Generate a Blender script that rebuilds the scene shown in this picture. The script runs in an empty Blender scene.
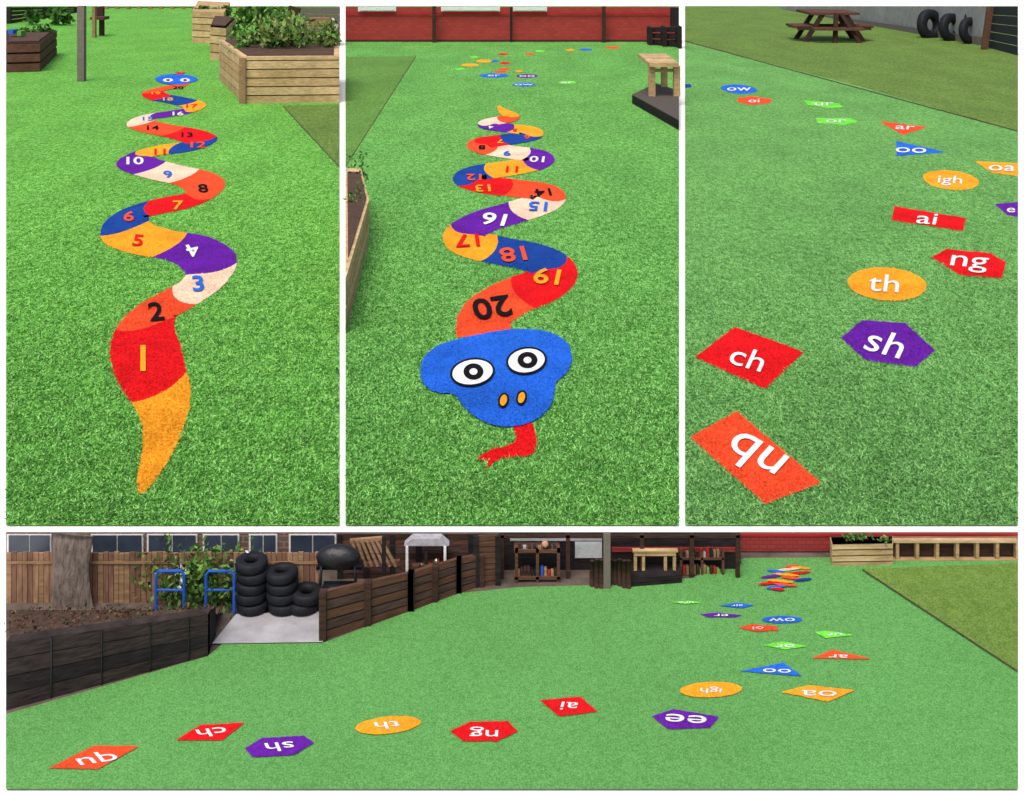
import bpy, math, random
import numpy as np
from mathutils import Vector
random.seed(7); np.random.seed(7)
H=3.0; F=1200.0; VH=-60.0; CX=512.0
sc=bpy.context.scene
# ---------------------------------------------------------------- helpers
def s2l(c):
    c=c/255.0
    return c/12.92 if c<=0.04045 else ((c+0.055)/1.055)**2.4
def lin(rgb,k=1.0): return (min(1,s2l(rgb[0])*k),min(1,s2l(rgb[1])*k),min(1,s2l(rgb[2])*k),1)
def gp(u,v,z=0.0):
    Y=(H-z)*F/(v-VH); return ((u-CX)*Y/F,Y,z)
def pt(u,vg,v):
    Y=H*F/(vg-VH); return ((u-CX)*Y/F,Y,H-(v-VH)*Y/F)
def px(p): return (CX+F*p[0]/p[1], VH+F*(H-p[2])/p[1])
MATS={}
def mat(name,rgb,rough=0.9,amp=0.25,scale=30,bump=0.3,stretch=(1,1,1),rgb2=None,dist=0.02,spec=0.2,big=0.0,rot=None):
    if name in MATS: return MATS[name]
    m=bpy.data.materials.new(name); m.use_nodes=True; nt=m.node_tree; N=nt.nodes; L=nt.links
    b=N['Principled BSDF']; b.inputs['Roughness'].default_value=rough
    b.inputs['Specular IOR Level'].default_value=spec
    tc=N.new('ShaderNodeTexCoord'); mp=N.new('ShaderNodeMapping'); mp.inputs['Scale'].default_value=stretch
    L.new(tc.outputs['Object'],mp.inputs['Vector'])
    n=N.new('ShaderNodeTexNoise'); n.inputs['Scale'].default_value=scale; n.inputs['Detail'].default_value=5; n.inputs['Roughness'].default_value=0.65
    L.new(mp.outputs[0],n.inputs['Vector'])
    cr=N.new('ShaderNodeValToRGB'); e=cr.color_ramp.elements
    e[0].position=0.3; e[1].position=0.7
    a=lin(rgb,1-amp); c=lin(rgb2,1) if rgb2 else lin(rgb,1+amp)
    e[0].color=a; e[1].color=c
    L.new(n.outputs['Fac'],cr.inputs['Fac']); out=cr.outputs[0]
    if big>0:
        n3=N.new('ShaderNodeTexNoise'); n3.inputs['Scale'].default_value=big; n3.inputs['Detail'].default_value=4
        L.new(tc.outputs['Object'],n3.inputs['Vector'])
        mr=N.new('ShaderNodeMapRange'); mr.inputs[1].default_value=.3; mr.inputs[2].default_value=.7; mr.inputs[3].default_value=.82; mr.inputs[4].default_value=1.15
        L.new(n3.outputs['Fac'],mr.inputs[0]); hv=N.new('ShaderNodeHueSaturation'); L.new(out,hv.inputs['Color']); L.new(mr.outputs[0],hv.inputs['Value']); out=hv.outputs[0]
    L.new(out,b.inputs['Base Color'])
    if bump>0:
        bp=N.new('ShaderNodeBump'); bp.inputs['Strength'].default_value=bump; bp.inputs['Distance'].default_value=dist
        L.new(n.outputs['Fac'],bp.inputs['Height']); L.new(bp.outputs[0],b.inputs['Normal'])
    MATS[name]=m; return m
def turf(name,dark,mid,light,scale=75,sy=0.45,mottle=0.14,spread=1.0,w2=.3):
    m=bpy.data.materials.new(name); m.use_nodes=True; nt=m.node_tree; N=nt.nodes; L=nt.links
    b=N['Principled BSDF']; b.inputs['Roughness'].default_value=0.85; b.inputs['Specular IOR Level'].default_value=0.1
    tc=N.new('ShaderNodeTexCoord'); mp=N.new('ShaderNodeMapping'); mp.inputs['Scale'].default_value=(1,sy,1)
    L.new(tc.outputs['Object'],mp.inputs['Vector'])
    n=N.new('ShaderNodeTexNoise'); n.inputs['Scale'].default_value=scale; n.inputs['Detail'].default_value=3; n.inputs['Roughness'].default_value=0.7
    L.new(mp.outputs[0],n.inputs['Vector'])
    n2=N.new('ShaderNodeTexNoise'); n2.inputs['Scale'].default_value=scale*0.3; n2.inputs['Detail'].default_value=3
    L.new(mp.outputs[0],n2.inputs['Vector'])
    mx=N.new('ShaderNodeMath'); mx.operation='MULTIPLY_ADD'; mx.inputs[1].default_value=w2
    L.new(n2.outputs['Fac'],mx.inputs[0]); 
    m2=N.new('ShaderNodeMath'); m2.operation='MULTIPLY'; m2.inputs[1].default_value=1-w2
    L.new(n.outputs['Fac'],m2.inputs[0]); L.new(m2.outputs[0],mx.inputs[2])
    cr=N.new('ShaderNodeValToRGB'); e=cr.color_ramp.elements
    e[0].position=0.5-.12*spread; e[1].position=0.5+.13*spread; e[0].color=lin(dark); e[1].color=lin(light)
    x=e.new(0.5); x.color=lin(mid)
    L.new(mx.outputs[0],cr.inputs['Fac'])
    n3=N.new('ShaderNodeTexNoise'); n3.inputs['Scale'].default_value=1.1; n3.inputs['Detail'].default_value=6; n3.inputs['Roughness'].default_value=0.55
    L.new(mp.outputs[0],n3.inputs['Vector'])
    mr=N.new('ShaderNodeMapRange'); mr.inputs[1].default_value=0.3; mr.inputs[2].default_value=0.7
    mr.inputs[3].default_value=1-mottle; mr.inputs[4].default_value=1+mottle
    L.new(n3.outputs['Fac'],mr.inputs[0])
    hv=N.new('ShaderNodeHueSaturation'); L.new(cr.outputs[0],hv.inputs['Color']); L.new(mr.outputs[0],hv.inputs['Value'])
    L.new(hv.outputs[0],b.inputs['Base Color'])
    bp=N.new('ShaderNodeBump'); bp.inputs['Strength'].default_value=0.5; bp.inputs['Distance'].default_value=0.012
    L.new(n.outputs['Fac'],bp.inputs['Height']); L.new(bp.outputs[0],b.inputs['Normal'])
    MATS[name]=m; return m
class B:
    def __init__(s,name): s.n=name; s.v=[]; s.f=[]; s.m=[]; s.ms=[]
    def mi(s,m):
        if m not in s.ms: s.ms.append(m)
        return s.ms.index(m)
    def add(s,vs,fs,m):
        o=len(s.v); s.v+= [tuple(p) for p in vs]; k=s.mi(m)
        for f in fs: s.f.append([i+o for i in f]); s.m.append(k)
    def poly(s,pts,z,m,jit=0.0,sub=0):
        P=pts
        if sub:
            P=[]
            for i,a in enumerate(pts):
                c=pts[(i+1)%len(pts)]; L=math.hypot(c[0]-a[0],c[1]-a[1]); k=max(1,int(L/sub))
                for j in range(k):
                    t=j/k; P.append((a[0]+(c[0]-a[0])*t+random.uniform(-jit,jit),a[1]+(c[1]-a[1])*t+random.uniform(-jit,jit)*0.7))
        P=[gp(u,v,z) for u,v in P]
        ar=sum(P[i][0]*P[(i+1)%len(P)][1]-P[(i+1)%len(P)][0]*P[i][1] for i in range(len(P)))
        if ar<0: P=P[::-1]
        s.add(P,[list(range(len(P)))],m)
    def hexa(s,b4,t4,m):
        s.add(list(b4)+list(t4),[[3,2,1,0],[4,5,6,7],[0,1,5,4],[1,2,6,5],[2,3,7,6],[3,0,4,7]],m)
    def box(s,x0,x1,y0,y1,z0,z1,m):
        s.hexa([(x0,y0,z0),(x1,y0,z0),(x1,y1,z0),(x0,y1,z0)],[(x0,y0,z1),(x1,y0,z1),(x1,y1,z1),(x0,y1,z1)],m)
    def fb(s,u0,u1,vg,vb,vt,d,m):
        a=pt(u0,vg,vb); c=pt(u1,vg,vt); s.box(a[0],c[0],a[1],a[1]+d,a[2],c[2],m)
    def prism(s,base,z0,z1,m,inset=0):
        P=[gp(u,v) for u,v in base]; cx=sum(p[0] for p in P)/len(P); cy=sum(p[1] for p in P)/len(P)
        Q=[(cx+(p[0]-cx)*(1-inset),cy+(p[1]-cy)*(1-inset)) for p in P]; n=len(Q)
        s.add([(x,y,z0) for x,y in Q]+[(x,y,z1) for x,y in Q],[list(range(n))[::-1],list(range(n,2*n))]+[[i,(i+1)%n,n+(i+1)%n,n+i] for i in range(n)],m)
    def planks(s,base,z0,z1,n,m,mc,gap=0.12):
        d=(z1-z0)/n
        s.prism(base,z0,z1-0.03*(z1-z0),mc,inset=0.02)
        for i in range(n): s.prism(base,z0+i*d+0.002,z0+(i+1)*d-gap*d,m[i%len(m)] if isinstance(m,list) else m)
    def slat(s,a,c,n,gap,th,m,mp=None,pw=None,posts=0):
        A0=Vector(pt(a[0],a[1],a[1])); A1=Vector(pt(*a)); C0=Vector(pt(c[0],c[1],c[1])); C1=Vector(pt(*c))
        D=Vector((0,th,0))
        for i in range(n):
            t0=i/n+gap/n/2; t1=(i+1)/n-gap/n/2
            p=[A0.lerp(A1,t0),C0.lerp(C1,t0),A0.lerp(A1,t1),C0.lerp(C1,t1)]
            s.hexa([p[0],p[1],p[1]+D,p[0]+D],[p[2],p[3],p[3]+D,p[2]+D],m[i%len(m)] if isinstance(m,list) else m)
        if posts:
            for i in range(posts):
                t=i/max(1,posts-1); q0=A0.lerp(C0,t); q1=A1.lerp(C1,t); w=pw
                s.box(q0.x-w/2,q0.x+w/2,q0.y-th*0.8,q0.y+th*1.3,0,q1.z*1.0-.002,mp or m)
    def beam(s,p,q,w,m,w2=None):
        p=Vector(p); q=Vector(q); d=(q-p).normalized(); w2=w2 or w
        a=d.cross(Vector((0,1,0)))
        if a.length<1e-3: a=Vector((1,0,0))
        a.normalize(); b=d.cross(a).normalized()
        a=a*w/2; b=b*w2/2
        s.hexa([p-a-b,p+a-b,p+a+b,p-a+b],[q-a-b,q+a-b,q+a+b,q-a+b],m)
    def tube(s,pts,rs,m,seg=10,fy=1.0,rag=0):
        vs=[];fs=[]
        for i,p in enumerate(pts):
            p=Vector(p); q=Vector(pts[min(i+1,len(pts)-1)]); o=Vector(pts[max(i-1,0)]); d=(q-o).normalized()
            a=d.cross(Vector((0,1,0.01))).normalized(); b=d.cross(a)*fy
            for j in range(seg):
                t=2*math.pi*j/seg; vs.append(p+(a*math.cos(t)+b*math.sin(t))*rs[i]*(1+random.uniform(-rag,rag)))
        for i in range(len(pts)-1):
            for j in range(seg): fs.append([i*seg+j,i*seg+(j+1)%seg,(i+1)*seg+(j+1)%seg,(i+1)*seg+j])
        fs.append(list(range(seg))); fs.append([(len(pts)-1)*seg+j for j in range(seg)][::-1])
        s.add(vs,fs,m)
    def torus(s,c,R,r,ax,m,n=32,k=12,wd=1.1):
        ax=Vector(ax).normalized(); a=ax.cross(Vector((0,0,1)))
        if a.length<0.01: a=Vector((1,0,0))
        a.normalize(); b=ax.cross(a); vs=[];fs=[]
        for i in range(n):
            t=2*math.pi*i/n; d=a*math.cos(t)+b*math.sin(t)
            for j in range(k):
                p=2*math.pi*j/k; cc=math.copysign(abs(math.cos(p))**.6,math.cos(p)); ss=math.copysign(abs(math.sin(p))**.6,math.sin(p))
                vs.append(Vector(c)+d*(R+r*cc)+ax*(r*wd*ss))
        for i in range(n):
            for j in range(k): fs.append([i*k+j,((i+1)%n)*k+j,((i+1)%n)*k+(j+1)%k,i*k+(j+1)%k])
        s.add(vs,fs,m)
    def blob(s,c,r,m,n=10):
        vs=[];fs=[]
        for i in range(n+1):
            t=math.pi*i/n
            for j in range(n*2):
                p=math.pi*j/n; vs.append((c[0]+r[0]*math.sin(t)*math.cos(p),c[1]+r[1]*math.sin(t)*math.sin(p),c[2]+r[2]*math.cos(t)))
        w=2*n
        for i in range(n):
            for j in range(w): fs.append([i*w+j,(i+1)*w+j,(i+1)*w+(j+1)%w,i*w+(j+1)%w])
        s.add(vs,fs,m)
    def leaves(s,u0,u1,vg,v0,v1,n,size,ms,dY=0.3,lim=(5,340,5)):
        """foliage: leaf faces clumped in a volume"""
        a=pt(u0,vg,v1); c=pt(u1,vg,v0); W=c[0]-a[0]; Hh=c[2]-a[2]
        cl=[(a[0]+random.random()*W,a[1]+random.uniform(0,dY),a[2]+Hh*random.random()**1.5*0.75,random.uniform(.1,.3)) for _ in range(max(4,n//45))]
        for _ in range(n):
            q=random.choice(cl); r=Hh*q[3]*1.4
            p=Vector((q[0]+random.gauss(0,r*.7),q[1]+random.gauss(0,r*.5),q[2]+random.gauss(0,r*.7)))
            if p.z<a[2]*0.9-0.02: continue
            uu,vv=px(p)
            if uu<lim[0]+2 or uu>lim[1]-2 or vv<lim[2]+2: continue
            d=Vector((random.gauss(0,1),random.gauss(0,1),random.gauss(0.6,1))).normalized(); e=d.cross(Vector((random.gauss(0,1),random.gauss(0,1),random.gauss(0,1)))).normalized()
            L=size*random.uniform(.6,1.4)
            if px(p+d*L)[1]<lim[2]: continue
            s.add([p,p+d*L*.5+e*L*.25,p+d*L,p+d*L*.5-e*L*.25],[[0,1,2,3]],random.choice(ms))
    def text(s,t,u,v,size,q,rot,m,z,bold=0.03,wx=1.0):
        V,Fc=glyph(t,bold); c,sn=math.cos(math.radians(rot)),math.sin(math.radians(rot))
        P=[]
        for a,b in V:
            a=a*wx
            x=a*c-b*sn; y=a*sn+b*c
            P.append(gp(u+x*size,v-y*size*q,z))
        s.add(P,Fc,m)
    def done(s,smooth=False):
        me=bpy.data.meshes.new(s.n); me.from_pydata([tuple(p) for p in s.v],[],s.f)
        for m in s.ms: me.materials.append(m)
        me.polygons.foreach_set('material_index',s.m)
        if smooth: me.polygons.foreach_set('use_smooth',[True]*len(s.f))
        me.update(); o=bpy.data.objects.new(s.n,me); sc.collection.objects.link(o); return o
GC={}
def glyph(t,bold):
    k=(t,bold)
    if k in GC: return GC[k]
    cu=bpy.data.curves.new('g','FONT'); cu.body=t; cu.offset=bold; cu.resolution_u=4
    o=bpy.data.objects.new('g',cu); sc.collection.objects.link(o); bpy.context.view_layer.update()
    dg=bpy.context.evaluated_depsgraph_get(); me=bpy.data.meshes.new_from_object(o.evaluated_get(dg))
    V=np.array([(p.co.x,p.co.y) for p in me.vertices]); Fc=[list(p.vertices) for p in me.polygons]
    mn=V.min(0); mxx=V.max(0)
    ref=(mxx[1]-mn[1]); V=(V-(mn+mxx)/2)/ref
    bpy.data.objects.remove(o); bpy.data.curves.remove(cu); bpy.data.meshes.remove(me)
    GC[k]=(V.tolist(),Fc); return GC[k]
def cr_spline(P,n=14):
    out=[]; P=[tuple(P[0])]+[tuple(p) for p in P]+[tuple(P[-1])]
    for i in range(1,len(P)-2):
        p0,p1,p2,p3=[np.array(x,float) for x in P[i-1:i+3]]
        for j in range(n):
            t=j/n; out.append(0.5*((2*p1)+(-p0+p2)*t+(2*p0-5*p1+4*p2-p3)*t*t+(-p0+3*p1-3*p2+p3)*t**3))
    out.append(np.array(P[-2],float)); return np.array(out)
def closed(P,n=8):
    out=[];L=len(P)
    for i in range(L):
        p0,p1,p2,p3=[np.array(P[(i+k-1)%L],float) for k in range(4)]
        for j in range(n):
            t=j/n; out.append(tuple(0.5*((2*p1)+(-p0+p2)*t+(2*p0-5*p1+4*p2-p3)*t*t+(-p0+3*p1-3*p2+p3)*t**3)))
    return out
def ell(u,v,a,b,rot=0,n=40):
    c,s=math.cos(math.radians(rot)),math.sin(math.radians(rot))
    return [(u+a*math.cos(t)*c+b*math.sin(t)*s, v-a*math.cos(t)*s+b*math.sin(t)*c) for t in [2*math.pi*i/n for i in range(n)]]
DECALS=[]
# ---------------------------------------------------------------- materials
K=dict(amp=0.25,scale=100,bump=0.6,stretch=(1,.45,1),rough=0.95,dist=0.014,spec=0.05,big=2.5)
RED=mat('turf_red',(218,26,32),**K); ORA=mat('turf_orange_red',(236,80,46),**K); YEL=mat('turf_yellow',(243,160,42),**K)
CRE=mat('turf_cream',(234,204,178),**K); PUR=mat('turf_purple',(98,34,156),**K); NAV=mat('turf_navy',(30,68,150),**K)
BLU=mat('turf_blue',(40,104,214),**K); WHT=mat('turf_white',(238,238,240),**K); BLK=mat('turf_black',(24,24,28),**K)
GRN=mat('turf_lime',(110,215,70),**K)
T1=turf('lawn_turf_a',(42,96,28),(92,162,62),(148,210,110))
T2=turf('lawn_turf_b',(44,94,34),(90,157,70),(144,202,118))
T3=turf('lawn_turf_c',(60,106,48),(95,154,78),(136,190,115))
T4=turf('lawn_turf_d',(74,132,66),(94,156,84),(114,176,102),scale=170,sy=0.75,mottle=.07,w2=.12)
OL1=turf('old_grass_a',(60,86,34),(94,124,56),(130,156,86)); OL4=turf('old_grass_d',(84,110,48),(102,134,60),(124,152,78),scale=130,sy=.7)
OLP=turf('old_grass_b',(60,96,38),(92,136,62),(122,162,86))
WHITE=mat('pale_concrete',(252,252,252),rough=0.9,amp=0.01,scale=4,bump=0.0)
TAN=mat('tan_timber',(176,144,102),amp=.3,scale=9,stretch=(1,1,6),bump=.3,rgb2=(206,176,132),big=2)
TANB=mat('tan_timber_light',(190,160,118),amp=.3,scale=9,stretch=(1,1,6),bump=.3,rgb2=(220,192,148),big=2)
TAN2=mat('weathered_timber',(142,114,86),amp=.35,scale=9,stretch=(1,1,6),bump=.3,big=3)
DBR=mat('dark_timber',(62,44,38),amp=.4,scale=10,stretch=(1,1,6),bump=.4)
DBR2=mat('brown_timber',(92,64,52),amp=.35,scale=10,stretch=(1,1,6),bump=.4,big=3)
DBR3=mat('brown_timber_worn',(78,60,56),amp=.35,scale=14,stretch=(1,1,6),bump=.4,big=6)
BKW=mat('black_timber',(38,34,36),amp=.5,scale=12,stretch=(1,1,5),bump=.4,big=4)
SLP=mat('sleeper_timber',(54,46,46),amp=.5,scale=14,stretch=(1,1,5),bump=.5,big=5)
SOIL=mat('soil',(84,66,56),amp=.5,scale=40,bump=.8,big=5); GREY=mat('grey_post',(112,104,98),amp=.2,scale=12)
CONC=mat('grey_concrete',(162,162,168),amp=.15,scale=14,big=4); PAV=mat('dark_paving',(92,82,76),amp=.4,scale=9,bump=.5)
RUB=mat('black_rubber',(28,30,36),amp=.3,scale=20,rough=.6); METB=mat('black_metal',(24,24,28),rough=.4,amp=.2,spec=.5)
LF=[mat('leaf_a',(70,110,45),bump=0),mat('leaf_b',(110,150,70),bump=0),mat('leaf_c',(50,86,38),bump=0)]
FLW=mat('flower_white',(235,235,230),bump=0); FLP=mat('flower_orange',(214,140,80),bump=0)
REDP=mat('red_wall_paint',(160,42,42),amp=.18,scale=3,bump=.1); GLASS=mat('window_glass',(58,68,84),rough=.2,amp=.35,scale=5,bump=0,spec=.6)
FRAMEW=mat('window_frame',(222,222,222),amp=.05); REND=mat('grey_render',(140,142,146),amp=.15,scale=5,big=.6)
BLUEM=mat('blue_metal',(40,90,190),amp=.1,rough=.4)
def brick(name,c1,c2,mo,scale):
    m=bpy.data.materials.new(name); m.use_nodes=True; nt=m.node_tree; N=nt.nodes; L=nt.links; b=N['Principled BSDF']; b.inputs['Roughness'].default_value=.9
    tc=N.new('ShaderNodeTexCoord'); sp=N.new('ShaderNodeSeparateXYZ'); cb=N.new('ShaderNodeCombineXYZ')
    L.new(tc.outputs['Object'],sp.inputs[0]); L.new(sp.outputs[0],cb.inputs[0]); L.new(sp.outputs[2],cb.inputs[1])
    br=N.new('ShaderNodeTexBrick'); L.new(cb.outputs[0],br.inputs['Vector']); br.inputs['Scale'].default_value=scale
    br.inputs['Color1'].default_value=lin(c1); br.inputs['Color2'].default_value=lin(c2); br.inputs['Mortar'].default_value=lin(mo); br.inputs['Mortar Size'].default_value=.03
    L.new(br.outputs[0],b.inputs['Base Color']); return m
BRK=brick('red_brick',(170,56,50),(152,46,44),(136,52,48),3.0); BRK4=brick('red_brick_small',(160,50,48),(142,42,44),(116,46,44),12)
BRH=brick('house_brick',(112,84,74),(94,68,62),(124,112,104),9)
# ---------------------------------------------------------------- ground + lawns
g=B('ground'); g.add([(-400,-40,0),(400,-40,0),(400,900,0),(-400,900,0)],[[0,1,2,3]],WHITE); g.done()
def lawn(pts,z,m,name='lawn'):
    b=B(name); b.poly(pts,z,m); b.done()
lawn([(6,6),(339.5,6),(339.5,525),(6,525)],.01,T1)
lawn([(345.5,6),(679,6),(679,525),(345.5,525)],.01,T2)
lawn([(685,6),(1018,6),(1018,525),(685,525)],.01,T3)
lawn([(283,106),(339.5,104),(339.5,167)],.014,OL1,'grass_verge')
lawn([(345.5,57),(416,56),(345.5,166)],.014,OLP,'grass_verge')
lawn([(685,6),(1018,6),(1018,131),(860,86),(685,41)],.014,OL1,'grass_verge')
lawn([(6,532),(1018,532),(1018,789),(6,789)],.005,PAV,'paving')
lawn([(6,714),(208,656),(222,644),(322,643),(460,593),(520,587),(600,585),(690,578),(745,558),(1018,556),(1018,789),(6,789)],.010,T4)
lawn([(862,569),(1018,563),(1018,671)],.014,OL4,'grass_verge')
lawn([(212,643.5),(323,642),(323,611),(236,614)],.014,CONC,'concrete_slab')
ed=B('lawn_edging')
for a,c,w in [((283,106),(339.5,167),.6),((345.5,166),(416,56),.5),((862,569),(1018,671),.6),((685,41),(1018,131),.35)]:
    ed.poly([(a[0],a[1]-w),(c[0],c[1]-w),(c[0],c[1]+w),(a[0],a[1]+w)],.018,SOIL)
ed.done()
# ---------------------------------------------------------------- snakes
KK=2.4
def snake(b,path,bounds,cols,z0,w=.079*H,sm=True):
    S=cr_spline(path); P=[]
    for u,v,m in S:
        x,y,_=gp(u,v); P.append((x,y/KK,m))
    P=np.array(P); XY=P[:,:2]
    L=np.concatenate([[0],np.cumsum(np.hypot(*np.diff(XY,axis=0).T))])
    n=900; s=np.linspace(0,L[-1],n); X=np.interp(s,L,XY[:,0]); Y=np.interp(s,L,XY[:,1]); M=np.interp(s,L,P[:,2])
    ker=np.ones(9)/9
    X2=np.convolve(np.pad(X,4,'edge'),ker,'valid'); Y2=np.convolve(np.pad(Y,4,'edge'),ker,'valid')
    tx=np.gradient(X2); ty=np.gradient(Y2); l=np.hypot(tx,ty); nx=-ty/l; ny=tx/l
    bs=[0]
    for (u,v) in bounds:
        x,y,_=gp(u,v); k=np.argmin((X-x)**2+(Y-y/KK)**2); bs.append(s[k])
    bs.append(L[-1])
    T=np.linspace(-1,1,15)
    for i in range(len(bs)-1):
        NA=40; vs=[]
        for a in range(NA+1):
            jl=random.uniform(-.022,.022); jr=random.uniform(-.022,.022)
            for t in T:
                e0=bs[i]; e1=bs[i+1]
                bul=.3*w*(1-t*t)
                if i>0: e0=e0-bul
                if i<len(bs)-2: e1=e1-bul
                ss=e0+(e1-e0)*a/NA
                x=np.interp(ss,s,X2);y=np.interp(ss,s,Y2);mm=np.interp(ss,s,M);a1=np.interp(ss,s,nx);a2=np.interp(ss,s,ny)
                tt=t*(1+(jl if t<0 else jr)*abs(t))
                vs.append((x+a1*w*mm*tt,(y+a2*w*mm*tt)*KK,z0+.0004*i))
        k=len(T); fs=[[a*k+j,a*k+j+1,(a+1)*k+j+1,(a+1)*k+j] for a in range(NA) for j in range(k-1)]
        b.add(vs,fs,cols[i])
        edge=[px(vs[j]) for j in range(k)]+[px(vs[a*k+k-1]) for a in range(NA+1)]+[px(vs[NA*k+j]) for j in range(k-1,-1,-1)]+[px(vs[a*k]) for a in range(NA,-1,-1)]
        DECALS.append((edge,cols[i],z0+.0004*i))
q1=lambda v:(v+60)/500
sn=B('snake_marking')
p1=[(141,499,.04),(149,478,.28),(160,450,.44),(166,422,.58),(165,402,.70),(158,384,.80),(149,362,.94),(143,337,.97),(152,316,1),(175,302,1),(201,286,1),(212,266,1),(190,250,1),(153,243,1),(127,233,1),(130,217,1),(156,208,1),(190,201,1),(206,190,1),(195,180,1),(165,173,1),(139,165,1),(137,158,1),(160,151,1),(190,147.5,1),(202,142,1),(188,135.5,1),(160,130,.95),(141,124.5,.9),(145,118.5,.8),(168,115,.85),(190,111,.85),(194,106,.85),(178,101.5,.85),(158,97.5,.85),(153,92.5,.85),(166,89,.8),(180,86,.8),(178,82,.8)]
snake(sn,p1,[(160,389),(147,324),(185,297),(212,270),(170,246),(126,229),(150,210),(198,197),(185,177),(150,169),(142,154),(175,149),(202,141),(172,133),(142,124.5),(155,116.5),(188,111),(188,104),(164,98),(153,93)],
 [YEL,RED,ORA,CRE,PUR,YEL,NAV,RED,ORA,CRE,PUR,YEL,NAV,RED,ORA,CRE,PUR,YEL,NAV,RED,ORA],.013,w=.067*H)
for t,u,v,s_,r,m in [('1',143,358,31,0,YEL),('2',156,311,25,8,BLK),('3',198,283,23,5,BLU),('4',193,250,20,-160,WHT),('5',138,240,19,-8,RED),('6',129,216,18,-5,ORA),('7',178,205,17,0,YEL),('8',203,188,17,5,BLK),('9',168,174,15,10,BLU),('10',135,160.5,17,0,WHT),('11',160,151.5,14,0,RED),('12',198,144.5,15,0,ORA),('13',187,134.5,12,0,BLK),('14',153,127.5,12,0,BLK),('15',148,118.5,11,0,BLU),('16',178,113.5,11,0,WHT),('17',192,106,11,0,RED),('18',168,99,10,0,YEL),('19',156,93,9,0,YEL),('20',178,87.5,9,0,BLK)]:
    sn.text(t,u,v,s_*1.0,q1(v),r,m,.026,bold=.018,wx=.92)
sn.poly(closed([(155,79),(163,75),(176,74),(190,75.5),(198,79),(192,82),(180,84.5),(165,83.5)]),.025,BLU)
for u in (168,185): sn.poly(ell(u,80,5,1.7),.027,WHT); sn.poly(ell(u,80,2,1),.029,BLK)
sn.poly([(174,74.3),(178,73),(175,71.5),(182,72.2),(186,71.6),(182,74)],.025,RED)
sn.done()
sn=B('snake_marking')
p2=[(484,338,.98),(486,316,1),(512,298,1),(542,286,1),(554,271,1),(536,259,1),(502,252,1),(470,244,1),(465,234,1),(485,222,1),(515,213,1),(543,203,1),(545,194,1),(515,189,1),(488,186,1),(470,180,1),(478,174,1),(510,169,1),(536,163,1),(536,157,1),(510,153,1),(487,149,1),(482,144.5,1),(503,141,.95),(528,137,.9),(529,132,.9),(508,129,.85),(489,126.5,.8),(491,123,.8),(506,120,.8),(511,117,.7),(506,113.5,.55),(500,109,.25),(499,106.5,.05)]
snake(sn,p2,[(522,292),(550,266),(490,249),(466,231),(518,212),(546,198),(507,188),(472,181),(490,172),(530,165),(525,155),(492,150),(484,144),(505,140),(528,135),(510,129),(489,125),(502,121),(511,117)],
 [ORA,RED,NAV,YEL,PUR,CRE,ORA,RED,NAV,YEL,PUR,CRE,ORA,RED,NAV,YEL,PUR,CRE,ORA,YEL],.013,w=.071*H)
for t,u,v,s_,r,m in [('20',492,307,30,-168,BLK),('19',547,276,25,172,YEL),('18',513,254,24,-170,ORA),('17',467,240,22,-175,RED),('16',494,219,23,170,WHT),('15',538,206,18,176,BLU),('14',543,192,15,-172,BLK),('13',483,188,15,-176,YEL),('12',474,177,14,180,ORA),('11',512,169,14,176,RED),('10',537,159,14,176,WHT),('9',507,153,12,180,BLU),('8',482,147,11,180,BLK),('7',500,141,10,180,YEL),('6',527,137,10,180,ORA),('5',515,130,8,180,RED),('4',491,127,8,180,WHT)]:
    sn.text(t,u,v,s_,q1(v)*.95,r,m,.028,bold=.018,wx=.98)
head=closed([(448,342),(480,334),(515,329),(545,331),(565,341),(572,357),(566,373),(556,383),(552,402),(538,418),(514,426),(488,423),(466,409),(455,395),(433,391),(421,378),(423,360),(434,348)])
headj=[(a+random.uniform(-.5,.5),c+random.uniform(-.4,.4)) for a,c in head]
sn.poly(headj,.022,BLU); DECALS.append((head,BLU,.022))
for (u,v,a,c_) in [(472.5,372,22.5,14.2),(526.5,360.5,20.5,13.7)]:
    sn.poly(ell(u,v,a,c_,8),.034,BLK); sn.poly(ell(u,v,a-2.2,c_-2,8),.036,WHT); sn.poly(ell(u+1,v-.5,10,8.2),.038,BLK); sn.poly(ell(u+1,v-.5,4,3.2),.040,WHT)
for (u,v) in [(503.5,400),(521.5,397.5)]:
    sn.poly(ell(u,v,5.3,7.6,-15),.034,BLK); sn.poly(ell(u,v,3.4,5.6,-15),.036,YEL)
tong=closed([(513,423),(531,422),(535,434),(536,446),(530,455),(512,457),(498,460),(487,468),(488,461),(478,459),(490,450),(506,446),(517,439)],4)
sn.poly([(a+random.uniform(-.5,.5),c+random.uniform(-.4,.4)) for a,c in tong],.014,RED); DECALS.insert(0,(tong,RED,.014))
sn.done()
# ---------------------------------------------------------------- phonics tiles
def tile(pts,m,t=None,tu=0,tv=0,s_=10,q=.4,r=0,z=.014,wx=1.1,bold=.003,jit=.5):
    b=B('phonics_tile_marking'); 
    if m is not None:
        b.poly(pts,z,m,jit=jit*min(1,(max(p[1] for p in pts)-min(p[1] for p in pts))/25+.15),sub=2.5); DECALS.append((pts,m,z))
    if t: b.text(t,tu,tv,s_,q,r,WHT,z+(.010 if tv<525 else .003),bold=bold,wx=wx)
    b.done()
tile([(737,411),(821,483),(765,504),(690,437)],ORA,'qu',754,456,40,.8,-36,wx=1.12)
tile([(735,327),(804,352),(765,389),(695,357)],RED,'ch',748,358,25,.8,-20,wx=1.15)
tile([(841,338),(862,320),(905,323),(935,350),(915,367),(866,360)],PUR,'sh',886,343,31,.75,-20)
tile(ell(887,284,39.5,16.5,-4),YEL,'th',884,283,24,.72,-5,wx=1.15)
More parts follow.
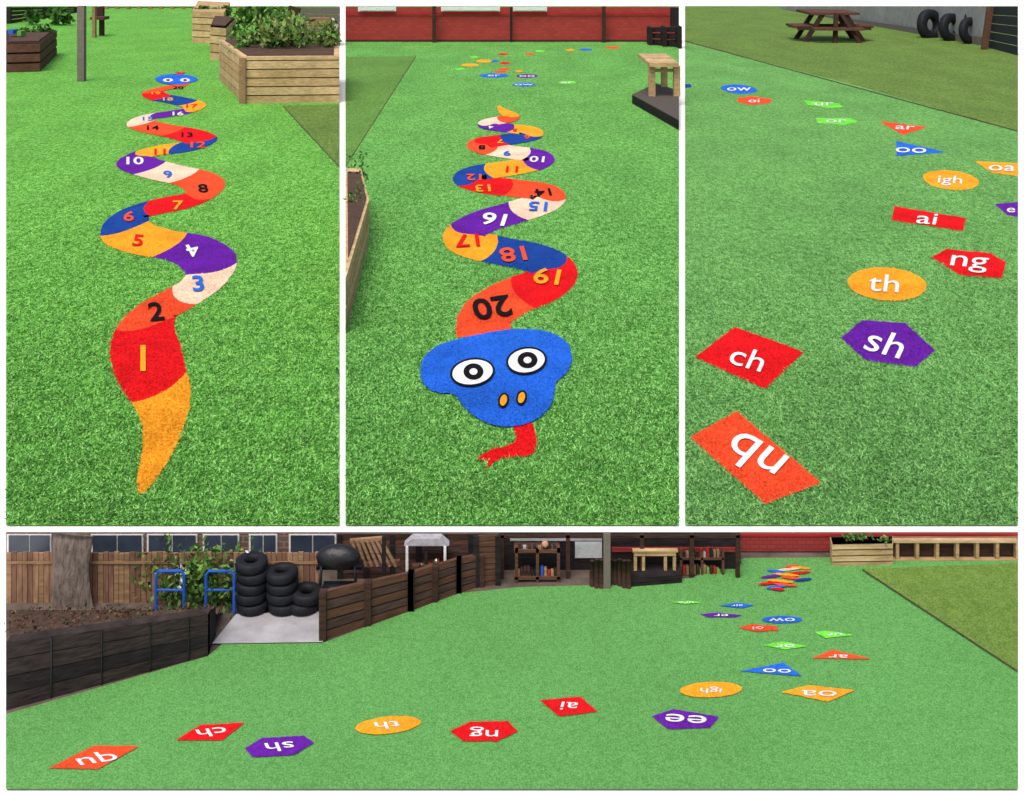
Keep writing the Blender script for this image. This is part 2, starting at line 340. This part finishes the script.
tile([(932,257),(946,249),(990,253),(1006,262),(1002,278),(960,275)],RED,'ng',969,264,25,.62,-8,wx=1.2)
tile([(894,206),(966,218),(963,231),(892,220)],RED,'ai',927,218.5,18,.6,-8,wx=1.3)
tile(ell(951,180,28,9.5,-6),YEL,'igh',950,180.5,18,.55,-5,wx=1.2)
tile([(975,161),(1018,163),(1018,176),(992,173)],YEL,'oa',1002,168,10,.55,-3,wx=1.35)
tile([(995,204),(1018,202),(1018,217),(1007,215)],PUR,'e',1011,210,8,.55,-3,wx=1.2)
tile([(896,141),(946,152),(897,156)],BLU,'oo',911,150,10,.5,-3,wx=1.4)
tile([(879,121),(927,127),(903,135)],ORA,'ar',905,127.5,8,.45,-5,wx=1.4)
tile([(816,118),(850,118),(858,122),(842,125),(818,123)],GRN,'or',836,121,7,.4,0,wx=1.5)
tile([(803,100),(838,103),(843,107),(830,108),(808,105)],GRN,'ur',824,104,7,.4,0,wx=1.5)
tile(ell(739,89,18,4.4,-4),BLU,'ow',739,89,7,.45,0,wx=1.3)
tile([(737,98),(752,96),(772,99),(770,103),(752,105),(738,102)],ORA,'oi',754,100.5,8,.45,0,wx=1.3)
tile([(685,84),(690,84),(692,87),(685,88)],NAV)
# bottom lawn
tile([(49,768),(94,745.5),(139,746),(98,769)],ORA,'qu',96,757.5,24,.42,200,wx=1.3)
tile([(176,740),(200,725),(245,722.5),(222,740)],RED,'ch',212,732,19,.42,194,wx=1.3)
tile([(245,748),(262,738),(304,735.5),(314,743),(294,755),(252,757)],PUR,'sh',280,746.5,21,.42,190,wx=1.2)
tile(ell(388,725,33,8.6,6),YEL,'th',388,725,18,.4,188,wx=1.3)
tile([(450,731),(470,721.5),(508,721),(518,731),(498,741),(464,741)],RED,'ng',484,731.5,19,.5,178,wx=1.2)
tile([(540,700),(580,696.5),(598,711.5),(559,716)],RED,'ai',569,706,16,.5,172,wx=1.2)
tile([(652,716),(674,709),(719,716.5),(710,727.5),(668,729)],PUR,'ee',686,718.5,17,.45,172,wx=1.3)
tile(ell(711,689.5,31,7.8,2),YEL,'igh',711,690,16,.42,176,wx=1.2)
tile([(781,692),(808,685),(856,690),(828,701.5)],YEL,'oa',819,693,12,.45,176,wx=1.5)
tile([(740,671),(783,662.5),(802,676)],BLU,'oo',777,670.5,8,.45,176,wx=1.6)
tile([(812,658),(833,649.5),(872,659)],ORA,'ar',838,656,7.5,.4,176,wx=1.5)
tile([(762,645),(783,641.5),(808,646),(785,649.5)],GRN,'or',785,645.5,7,.4,180,wx=1.4)
tile([(814,632),(826,630.5),(856,635),(826,638)],GRN,'ur',834,634,6,.4,180,wx=1.5)
tile([(738,627.5),(752,624),(776,626),(779,630),(756,631.5)],ORA,'oi',758,628,7,.42,180,wx=1.5)
tile(ell(782,619.5,20,3.6),BLU,'ow',782,619.5,7,.42,180,wx=1.4)
tile([(700,614),(718,612.5),(742,615),(736,617),(708,617)],PUR,'er',721,615,5,.4,180,wx=1.6)
tile([(719,605.5),(737,602.5),(754,605),(742,608)],BLU,'air',737,605.4,5,.4,180,wx=1.5)
tile([(670,602),(690,600.5),(702,602.5),(684,604)],GRN,'ure',686,602.2,3.5,.4,180,wx=1.6)
# far tiles in the middle lawn
for i,(u,v,a,c_,m) in enumerate([(613,47.5,9,1.2,ORA),(586,49.5,7,1.2,BLU),(570,50,6,1.2,YEL),(540,51,5,1,GRN),(530,54,6,1.1,ORA),(503,54,6,1.1,RED),(474,57,6,1.2,GRN),(484,61,8,1.5,YEL),(495,61,4,1.2,BLU),(505,63,6,1.2,RED),(460,69,6,1.3,GRN),(470,65,9,1.5,YEL),(505,69,6,1.4,ORA),(494,75.5,16,2.2,BLU),(500,71.5,8,1.4,ORA),(527,76,11,1.8,PUR),(524,84.5,13,2.2,BLU),(567,82.5,10,1.8,GRN),(519,71,5,1.2,YEL)]):
    n=[5,6,4,24][i%4]
    tile([(u+a*math.cos(2*math.pi*k/n+.3),v+c_*math.sin(2*math.pi*k/n+.3)) for k in range(n)],m,['ow','er','ai','oo'][i%4] if a>9 else None,u,v,3.5,.4,0,wx=2.0,jit=.1)
# far snake seen on the bottom lawn
sn=B('snake_marking')
cs=[ORA,YEL,CRE,BLU,RED,YEL,PUR,ORA,NAV,YEL,RED,ORA,BLU,RED]
for i,(u,v,a) in enumerate([(792,566,7),(801,567.6,10),(788,569.2,12),(776,571,9),(799,572.6,12),(786,574.4,13),(771,576.2,10),(792,577.6,11),(803,579.4,9),(780,581,13),(769,583,11),(786,584.6,12),(776,586.8,10),(778,588.8,7)]):
    sn.poly(ell(u,v,a,1.3,(-1)**i*5,20),.014+.0004*i,cs[i])
sn.done()
# ---------------------------------------------------------------- PANEL 1 objects
b=B('timber_sandbox'); base=[(6,73),(40,72),(57,55),(6,55)]
b.prism(base,0,.66,DBR,inset=.04)
for i in range(3): b.prism(base,.02+i*.22,.22+i*.22-.025,DBR2)
b.prism(base,.668,.69,SOIL,inset=.12)
b.fb(8,13,66,34,30,.3,BLUEM); b.fb(17,21,66,36,31,.3,mat('green_toy',(90,160,60))); b.leaves(22,52,60,24,36,120,.12,[LF[0],LF[2]],lim=(5,60,5)); b.done()
b=B('timber_fence'); b.slat((9,24,7),(76,13,6.8),4,.12,.05,DBR,mp=BKW,pw=.15,posts=5); b.done()
b=B('hedge'); b.leaves(8,70,26,11,22,500,.22,[LF[0],LF[2]],lim=(6,78,6),dY=.6); b.done()
b=B('timber_post'); b.fb(77,84,82,82,6,.14,GREY); b.done()
b=B('wooden_bench'); b.fb(92,95,38,38,6.5,.15,TAN2); b.fb(99,103,36,36,6.5,.15,DBR); b.fb(90,104,37,20,17,.5,DBR2); b.fb(95,99,36,17,7,.1,DBR); b.done()
b=B('picket_fence'); 
for i in range(17):
    u=104+i*11; b.fb(u,u+4,9.5,9.5,6.6,.1,TAN2)
b.fb(104,300,9.4,8,7.2,.05,DBR); b.done()
b=B('timber_planter'); b.planks([(192,43),(224,45),(230,30),(198,28)],0,.95,5,[TAN,TANB],DBR); b.leaves(194,228,40,7,16,260,.2,LF,lim=(190,240,5),dY=1); b.done()
b=B('timber_planter'); b.planks([(210,60),(226,62),(236,48),(214,46)],0,.85,4,[TANB,TAN],DBR); b.prism([(210,60),(226,62),(236,48),(214,46)],.852,.88,SOIL,inset=.15); b.leaves(212,232,55,26,36,140,.16,LF,lim=(205,245,5),dY=1); b.done()
b=B('timber_planter'); base=[(243,104),(339.5,103),(339.5,84),(219,80)]
b.planks(base,0,.80,5,[TAN,TANB,TAN],DBR); 
P=[gp(u,v) for u,v in base]
for p in (P[0],): b.box(p[0]-.06,p[0]+.06,p[1]-.06,p[1]+.06,0,.84,TAN2)
b.prism(base,.80,.86,TANB); b.prism(base,.862,.88,SOIL,inset=.1)
LD=mat('leaf_d',(135,150,90),bump=0)
b.leaves(228,334,92,24,50,2300,.12,LF+[LF[0],LD],lim=(222,339,8),dY=1.6)
b.leaves(240,325,96,12,40,560,.12,[LF[1],LF[0],LD],lim=(222,339,8),dY=.9)
b.leaves(228,334,92,26,44,160,.10,[FLP,FLW],lim=(222,339,8),dY=1.2)
b.done()
b=B('timber_post'); p=pt(284,70,50); q=pt(295,70,7); b.beam(p,q,.26,DBR,.2); b.done()
b=B('garden_wall'); b.slat((300,40,7),(339.5,46,7),5,.06,.1,GREY); b.fb(306,330,48,28,18,.3,TAN2); b.done()
b=B('potted_plant'); b.leaves(238,283,36,8,22,600,.25,LF,lim=(236,300,5),dY=1); b.done()
# ---------------------------------------------------------------- PANEL 2
b=B('brick_wall'); b.fb(345.5,679,42,42,7,.1,BRK); 
b.fb(345.5,679,42.25,42.2,40,.02,DBR); b.fb(345.5,679,42.2,14,12.6,.02,REDP)
for u0,u1 in [(358,396),(441,500),(513,547)]:
    b.fb(u0,u1,42.3,11.3,6.8,.02,FRAMEW)
    n=max(2,int((u1-u0)/18))
    for k in range(n):
        a=u0+1+(u1-u0-2)*k/n; c=u0+1+(u1-u0-2)*(k+1)/n; b.fb(a+.6,c-.6,42.4,10.4,7.2,.02,mat('window_panel',(216,220,226),amp=.06))
b.done()
for u in (434,604):
    b=B('timber_post'); b.fb(u-1.8,u+1.8,43,43,6.5,.15,DBR); b.done()
b=B('drain_pipe'); b.fb(510,512.5,42.6,42.5,7,.05,BKW); b.done()
b=B('slatted_bench'); b.slat((650,45,27),(679,48,26),3,.3,.3,BKW,pw=.1,posts=3); b.fb(672,679,44,32,8,.4,BKW); b.done()
b=B('timber_deck'); dk=[(632,104),(679,131),(679,100),(656,92)]
b.planks(dk,0,.16,2,BKW,BKW); b.prism(dk,.16,.175,mat('deck_top',(84,78,74),amp=.25,scale=6,stretch=(8,1,1))); b.done()
b=B('wooden_table')
y0=gp(0,107)[1]
for k in range(5):
    x0=(649.5-k*.25-CX)*y0/F; x1=(679-CX)*y0/F
    b.box(x0,x1,y0+k*.36,y0+k*.36+.33,.72,.79,TANB if k%2 else TAN)
for u,vg in ((650.5,106),(663,96),(675.5,106)):
    a=pt(u,vg,vg); b.box(a[0]-.03,a[0]+.09,a[1],a[1]+.12,.17,.72,TAN)
b.fb(651,679,105.5,72,69,.06,TAN); b.done()
b=B('timber_planter'); A=[(345.5,336),(369,243),(361,206),(345.5,206)]
b.prism(A,0,.42,DBR,inset=.03)
for i in range(4): b.prism(A,.005+i*.11,.098+i*.11,[TAN,TANB][i%2],inset=0 if i%2 else .006)
b.prism(A,.437,.445,SOIL,inset=.2)
b.leaves(347,360,215,160,184,260,.05,LF,lim=(345,368,150),dY=1.0)
b.leaves(346,358,250,176,214,260,.04,LF,lim=(345,366,150),dY=.5)
b.done()
# ---------------------------------------------------------------- PANEL 3
b=B('building_wall')
b.slat((780,8.5,6.5),(988,47,6.5),1,0,.1,REND); b.slat((780,9.2,8.7),(988,47.4,38),1,0,.1,mat('render_base',(104,100,98),amp=.2)); b.done()
b=B('garage_door'); b.slat((988,48,6.5),(1018,56,6.5),5,.06,.1,mat('door_dark',(48,50,58),amp=.2)); b.done()
b=B('timber_post'); p=pt(984,50,50);q=pt(990,50,7); b.beam(p,q,.16,DBR2,.1); b.done()
for (u,v,vg,r) in [(930,25,38,16),(951,28,41,15),(970,31,44,14)]:
    b=B('tyre'); p=pt(u,vg,v); s0=H/(vg+60); b.torus(p,r*s0*.70,r*s0*.30,(.55,-1,.12),RUB,wd=.9); 
    b.torus((p[0],p[1]+.02,p[2]),r*s0*.45,r*s0*.05,(.55,-1,.12),mat('rim_grey',(60,60,66)),n=24,k=6); b.done(True)
b=B('tyre'); p=pt(977,43,19); b.torus(p,.24,.11,(-.3,-1,.2),RUB); b.done(True)
b=B('picnic_table')
def tp(u,v,dy=0):
    p=pt(u,43,v); return (p[0],p[1]+dy,p[2])
for k in range(5):
    a=tp(812,15.5); c=tp(862,12.5); b.box(a[0],c[0],a[1]+.2+k*.36,a[1]+.2+k*.36+.32,a[2]+.0,a[2]+.07,DBR2)
for (u0,u1) in [(797,822),(852,877)]:
    a=tp(u0,29); c=tp(u1,27); 
    for k in range(3): b.box(a[0],c[0],a[1]+.3+k*.4,a[1]+.3+k*.4+.34,a[2],a[2]+.07,DBR2)
a=tp(812,30); c=tp(862,28); b.box(a[0],c[0],a[1]-.25,a[1]+.1,a[2],a[2]+.07,DBR2)
for dy in (.3,1.4):
    b.beam(tp(826,14,dy),tp(806,45,dy),.12,DBR); b.beam(tp(848,14,dy),tp(868,45,dy),.12,DBR); b.beam(tp(800,29,dy),tp(874,29,dy),.1,DBR)
b.beam(tp(837,14,.1),tp(834,46,-.1),.12,DBR); b.beam(tp(842,14,.1),tp(860,46,-.2),.1,DBR)
b.done()
# ---------------------------------------------------------------- PANEL 4
b=B('house'); b.fb(6,340,571,571,533.6,.01,BRH)
for u0,u1 in [(8,50),(92,142),(148,196),(204,238),(250,276),(290,335)]:
    b.fb(max(6,u0-1.2),u1+1.2,572,555,534.4,.004,FRAMEW); b.fb(u0+.6,(u0+u1)/2-.6,572.6,554,535.6,.003,GLASS); b.fb((u0+u1)/2+.6,u1-.6,572.6,554,535.6,.003,GLASS)
b.done()
b=B('timber_fence')
u=6
FM=[TAN2,mat('fence_brown_c',(150,118,92),amp=.35,scale=10,stretch=(6,1,1),big=6),mat('fence_brown',(134,104,82),amp=.35,scale=10,stretch=(6,1,1),big=6),mat('fence_brown_b',(118,88,72),amp=.35,scale=10,stretch=(6,1,1),big=6)]
b.fb(6,318,602.5,602,558,.003,DBR)
while u<318:
    w=random.uniform(4.6,5.3); b.fb(u,min(u+w,318),604,604,random.uniform(552.0,553.5),.008,random.choice(FM)); u+=w+.5
b.fb(6,318,604.8,564,561.5,.003,TAN2); b.done()
b=B('tree_trunk'); 
TR=mat('bark',(122,112,104),amp=.5,scale=60,stretch=(1,1,.25),bump=1.0,big=14)
sc4=H/(664); pts=[];rs=[]
for v,u,r in [(614,72,26),(606,72,21),(590,71,19.5),(575,71,18.5),(562,71,18.5),(550,72,19.5),(540,72.5,20),(534.5,73,20.5)]:
    pts.append(pt(u,610,v)); rs.append(r*sc4)
b.tube(pts,rs,TR,22,fy=.12,rag=.04); b.done(True)
b=B('flowering_shrub'); b.leaves(146,252,608,546,604,2300,.028,LF,lim=(130,330,533),dY=.06)
b.leaves(150,250,609,547,580,120,.02,[FLW],lim=(130,330,533),dY=.03); b.done()
b=B('bicycle_rack')
for u in (156,206):
    P=[pt(u,616,614),pt(u,616,575),pt(u+3,616,571),pt(u+25,616,571),pt(u+28,616,575),pt(u+28,616,614)]
    b.tube(P,[.007]*6,BLUEM,8)
    b.tube([pt(u,616,590),pt(u+28,616,590)],[.005]*2,BLUEM,6)
b.done()
for u,vs_ in ((252,range(5)),(283,range(4)),(305,range(2))):
    for k in vs_:
        b=B('tyre'); p=pt(u+random.uniform(-2,2),612,604-k*10.2); b.torus(p,.05,.0225,(random.uniform(-.04,.04),random.uniform(-.04,.04),1),RUB,n=28,k=10,wd=1.0); b.done(True)
b=B('barbecue_grill'); p=pt(338,606,557); b.blob(p,(.1,.05,.055),METB); 
for du in (-16,16): b.beam(pt(338+du,606,560),pt(338+du*1.2,606,604),.012,METB)
b.fb(316,362,605,570,566,.05,METB); b.fb(322,354,605,590,588,.06,METB); b.beam(pt(326,603,555),pt(350,603,555),.008,CONC); b.done(True)
b=B('timber_pergola')
for i in range(7): b.beam(pt(352+i*5,598,540+i*.2),pt(360+i*6,598,566),.012,TAN2)
b.beam(pt(346,597,566),pt(400,597,562),.02,DBR2); b.beam(pt(350,597,541),pt(386,597,538),.016,TAN2); b.beam(pt(384,598,536),pt(384,598,600),.018,BKW); b.done()
# raised bed: timber sleeper wall holding soil
b=B('raised_bed'); 
b.slat((6,712,642),(208,657,614),4,.07,.05,[SLP,BKW,SLP],pw=.05,posts=0)
for t in (.22,.47,.71,.9):
    u=6+202*t; vg=712-55*t; vt=642-28*t; b.fb(u,u+1.2,vg+.6,vg,vt+2,.012,METB)
def L3(p,q,t): return tuple(p[i]+(q[i]-p[i])*t for i in range(3))
A=pt(6,712,652),pt(208,657,622); A=[(A[0][0],A[0][1]+.05,A[0][2]),(A[1][0],A[1][1]+.05,A[1][2])]
bk=[gp(6,610,.02),gp(222,610,.02)]
n_=14; vs=[];fs=[]
for i in range(n_+1):
    for j in range(n_+1):
        p=L3(L3(A[0],A[1],i/n_),L3(bk[0],bk[1],i/n_),j/n_); dz=random.uniform(-.012,.014) if 0<j<n_ else 0
        vs.append((p[0],p[1],p[2]+dz))
for i in range(n_):
    for j in range(n_): fs.append([i*(n_+1)+j,(i+1)*(n_+1)+j,(i+1)*(n_+1)+j+1,i*(n_+1)+j+1])
b.add(vs,fs,SOIL)
b.slat((208,657,614),(214,640,610),4,.07,.03,BKW)
for _ in range(160):
    s_=random.random(); t=random.random(); p=L3(L3(A[0],A[1],s_),L3(bk[0],bk[1],s_),t)
    for k in range(3):
        r=random.uniform(.006,.016); a=random.uniform(0,6.28); x,y,z=p[0]+random.uniform(-.02,.02),p[1]+random.uniform(-.02,.02),p[2]+.015
        b.add([(x,y,z),(x+r*math.cos(a),y+r*math.sin(a),z+r*.5),(x,y,z+r*.9)],[[0,1,2]],random.choice([DBR2,SOIL,LF[2],DBR,TAN2]))
b.done()
b=B('slatted_fence')
b.slat((323,642,591),(411,612,572),5,.2,.02,[DBR2,DBR3],mp=DBR,pw=.03,posts=3)
b.slat((411,612,572),(459,594,558),5,.2,.02,[DBR2,DBR3],mp=DBR,pw=.026,posts=3)
b.slat((459,594,558),(482,587,554),5,.2,.02,[DBR2,DBR3],mp=DBR,pw=.022,posts=2); b.done()
b=B('timber_fence'); b.slat((340,580,534),(497,578,534),7,.1,.006,[DBR,DBR3,DBR2],mp=BKW,pw=.025,posts=7); b.done()
b=B('slatted_fence'); b.slat((476,588,535.5),(498,586,535),9,.15,.01,DBR2,mp=BKW,pw=.025,posts=2); b.done()
b=B('gazebo'); q4=(pt(404,590,546),pt(449,590,546),pt(441,590,539),pt(412,590,539))
b.add(list(q4)+[(p[0],p[1]+.05,p[2]) for p in q4],[[0,1,2,3],[7,6,5,4],[3,2,6,7],[0,3,7,4],[2,1,5,6]],mat('canvas_grey',(164,164,172)))
for u in (407,445,426): b.beam(pt(u,590,546),pt(u,590,588),.012,FRAMEW if u!=426 else BKW)
b.fb(412,440,591,572,566,.03,DBR2); b.leaves(412,440,591,560,568,60,.02,[LF[0],REDP,FLW],lim=(400,450,533),dY=.03); b.done()
b=B('timber_shelter')
b.fb(499,740,571,571,533.8,.01,BKW); b.fb(510,602,571.8,541,539,.005,CONC); 
b.fb(575,602,571.9,558,542,.003,mat('pale_sheet',(190,192,196),amp=.1))
for u in (500,566,640,690,736): b.fb(u,u+4,580,580,535,.02,DBR)
b.fb(612,736,571.6,552,547.5,.005,BRK4); b.fb(499,740,580,538,535.4,.01,DBR)
b.done()
b=B('workbench'); b.fb(514,560,584,553,550,.07,DBR2); b.fb(514,560,584,580,577,.07,DBR2)
for u in (515,536,557): b.fb(u,u+3,584,584,550,.02,DBR2)
for i in range(12): 
    u=517+i*3.4; b.fb(u,u+2.6,583,577,random.uniform(568,573),.03,random.choice([REDP,TAN2,BLUEM,METB,DBR,METB]))
for i in range(8):
    u=518+i*5; b.fb(u,u+3.2,583,550,random.uniform(542,547),.02,random.choice([METB,TAN2,CONC,DBR]))
b.blob(pt(545,583,544),(.016,.016,.016),mat('ball_tan',(190,140,120))); b.done()
b=B('toy_shelf'); b.fb(680,724,577,560,558,.05,DBR2); b.fb(680,724,577,577,575,.05,DBR2)
for u in (680,701,722): b.fb(u,u+2.4,577,577,550,.02,DBR2)
for i in range(11):
    u=683+i*3.4; b.fb(u,u+2.6,576.5,575,random.uniform(565,570),.03,random.choice([REDP,TAN2,BLUEM,METB,DBR,LF[1]])); b.fb(u,u+2.4,576.5,558,random.uniform(549,555),.02,random.choice([REDP,TAN2,CONC,METB]))
b.done()
b=B('timber_post'); b.fb(603.5,610.5,591,591,534,.01,GREY); b.done()
b=B('timber_post'); b.fb(736.5,741,566,566,534.5,.02,DBR2); b.done()
b=B('log_palisade')
for i in range(9):
    u=592+i*4.6; vg=588+2*math.sin(i); p0=pt(u,vg,vg); p1=pt(u,vg,560+random.uniform(-.8,.8)); b.tube([p0,p1],[.0118,.0112],DBR,9)
b.done(True)
b=B('timber_deck'); b.planks([(631,589),(682,585),(682,574),(631,574)],0,.05,2,BKW,BKW); b.done()
b=B('wooden_table'); 
for k in range(3): b.fb(633-k*.3,678-k*.4,582-k*2.2,552.5,550.8,.025,[TAN,TANB][k%2])
b.fb(634,676,581.5,556,552.6,.01,TAN)
for u in (634,642,664,673): b.fb(u,u+3,581,577,552.6,.02,TAN)
b.done()
b=B('brick_wall'); b.fb(741,1018,553,553,533.6,.01,BRK4); b.fb(741,1018,553.6,553.5,551.5,.005,DBR); 
b.fb(741,1018,553.5,536.5,534.2,.004,REDP); b.done()
b=B('timber_planter'); b.planks([(832,568),(893,567),(893,559),(830,560)],0,.115,4,[TAN,TANB],DBR)
b.leaves(832,890,565,534,545,460,.024,LF+[LD],lim=(820,900,532),dY=.04); b.done()
b=B('timber_bench'); b.fb(893.5,1018,563,543,540.5,.025,TANB); b.fb(893.5,1018,563,563,560,.03,TAN)
b.fb(893.5,1018,559,560,544,.01,DBR)
for i in range(7): u=896+i*20; b.fb(u,min(u+3.2,1018),562.6,560,543,.03,TAN)
b.fb(893.5,1018,557,540.5,537.5,.01,TAN2); b.done()
# ---------------------------------------------------------------- turf blades (one mesh per lawn); markings have coloured pile
def inside(P,poly):
    x,y=P[:,0],P[:,1]; r=np.zeros(len(P),bool); n=len(poly)
    q=np.array(poly); bb=(x>q[:,0].min()-1)&(x<q[:,0].max()+1)&(y>q[:,1].min()-1)&(y<q[:,1].max()+1)
    idx=np.where(bb)[0]; xx,yy=x[idx],y[idx]; rr=np.zeros(len(idx),bool); j=n-1
    for i in range(n):
        yi,yj=q[i][1],q[j][1]; xi,xj=q[i][0],q[j][0]
        if yi!=yj:
            c=((yi>yy)!=(yj>yy))&(xx<(xj-xi)*(yy-yi)/(yj-yi)+xi); rr^=c
        j=i
    r[idx]=rr; return r
def blades(u0,u1,v0,v1,n,cols,excl=[]):
    t=np.random.rand(n)**.75; P=np.stack([np.random.uniform(u0+1,u1-1,n),v0+(v1-v0)*t],1)
    mi=np.random.choice(3,n,p=[.36,.38,.26]); zz=np.full(n,.0105); hk=np.ones(n); mats=list(cols)
    for d,m,z in DECALS:
        a=np.array(d)
        if a[:,0].max()<u0 or a[:,0].min()>u1 or a[:,1].max()<v0 or a[:,1].min()>v1: continue
        if m not in mats: mats.append(m)
        k=inside(P,d); mi[k]=mats.index(m); zz[k]=z+.0003; hk[k]=.45
    k=np.zeros(n,bool)
    for d in excl: k|=inside(P,np.array(d))
    P=P[~k]; mi=mi[~k]; zz=zz[~k]; hk=hk[~k]; n=len(P); Y=(H-zz)*F/(P[:,1]-VH); X=(P[:,0]-CX)*Y/F
    w=np.random.uniform(.005,.010,n); h=np.random.uniform(.003,.013,n)*hk; a=np.random.uniform(0,math.pi*2,n)
    lx=np.random.normal(0,.010,n); ly=np.random.normal(0,.016,n)
    V=np.zeros((n,3,3)); ca=np.cos(a)*w/2*1.0; sa=np.sin(a)*w
    V[:,0]=np.stack([X-ca,Y-sa,zz],1); V[:,1]=np.stack([X+ca,Y+sa,zz],1); V[:,2]=np.stack([X+lx,Y+ly,zz+.0015+h],1)
    me=bpy.data.meshes.new('turf_grass'); me.vertices.add(3*n); me.vertices.foreach_set('co',V.ravel()); me.loops.add(3*n); me.loops.foreach_set('vertex_index',np.arange(3*n)); me.polygons.add(n)
    me.polygons.foreach_set('loop_start',np.arange(0,3*n,3)); me.polygons.foreach_set('loop_total',np.full(n,3))
    for c in mats: me.materials.append(c)
    me.polygons.foreach_set('material_index',mi); me.update(calc_edges=True); me.validate()
    o=bpy.data.objects.new('turf_grass',me); sc.collection.objects.link(o)
bc=[mat('blade_dark',(54,106,38),bump=0,amp=.3,scale=3),mat('blade_mid',(92,158,66),bump=0,amp=.25,scale=3),mat('blade_light',(150,208,120),bump=0,amp=.2,scale=3)]
bc3=[mat('blade_dark_c',(64,110,54),bump=0,amp=.3,scale=3),mat('blade_mid_c',(96,155,82),bump=0,amp=.25,scale=3),mat('blade_light_c',(136,188,116),bump=0,amp=.2,scale=3)]
blades(6,339.5,170,524,90000,bc); blades(345.5,679,170,524,90000,bc,[[(340,340),(372,243),(372,150),(340,150)]]); blades(685,1018,150,524,75000,bc3)
# ---------------------------------------------------------------- light, camera
w=bpy.data.worlds.new('World'); sc.world=w; w.use_nodes=True; nt=w.node_tree
sky=nt.nodes.new('ShaderNodeTexSky'); sky.sky_type='NISHITA'; sky.sun_disc=False
EL,AZ=math.radians(62),math.radians(200)
sky.sun_elevation=EL; sky.sun_rotation=AZ; sky.dust_density=6; sky.air_density=1.0
nt.links.new(sky.outputs[0],nt.nodes['Background'].inputs[0]); nt.nodes['Background'].inputs[1].default_value=.15
sd=bpy.data.lights.new('sun','SUN'); sd.energy=1.9; sd.angle=math.radians(32); sd.color=(1,.93,.82)
so=bpy.data.objects.new('sun',sd); sc.collection.objects.link(so)
dirv=Vector((math.sin(AZ)*math.cos(EL),math.cos(AZ)*math.cos(EL),math.sin(EL)))
so.rotation_euler=dirv.to_track_quat('Z','Y').to_euler(); so.location=(0,0,30)
cd=bpy.data.cameras.new('camera'); cam=bpy.data.objects.new('camera',cd); sc.collection.objects.link(cam)
cam.location=(0,0,H); cam.rotation_euler=(math.radians(90),0,0); cd.sensor_width=36; cd.lens=F/1024*36; cd.shift_y=-(397.5-VH)/1024
cd.clip_end=2000; cd.clip_start=.05; sc.camera=cam
sc.view_settings.view_transform='Standard'; sc.view_settings.look='None'; sc.view_settings.exposure=0
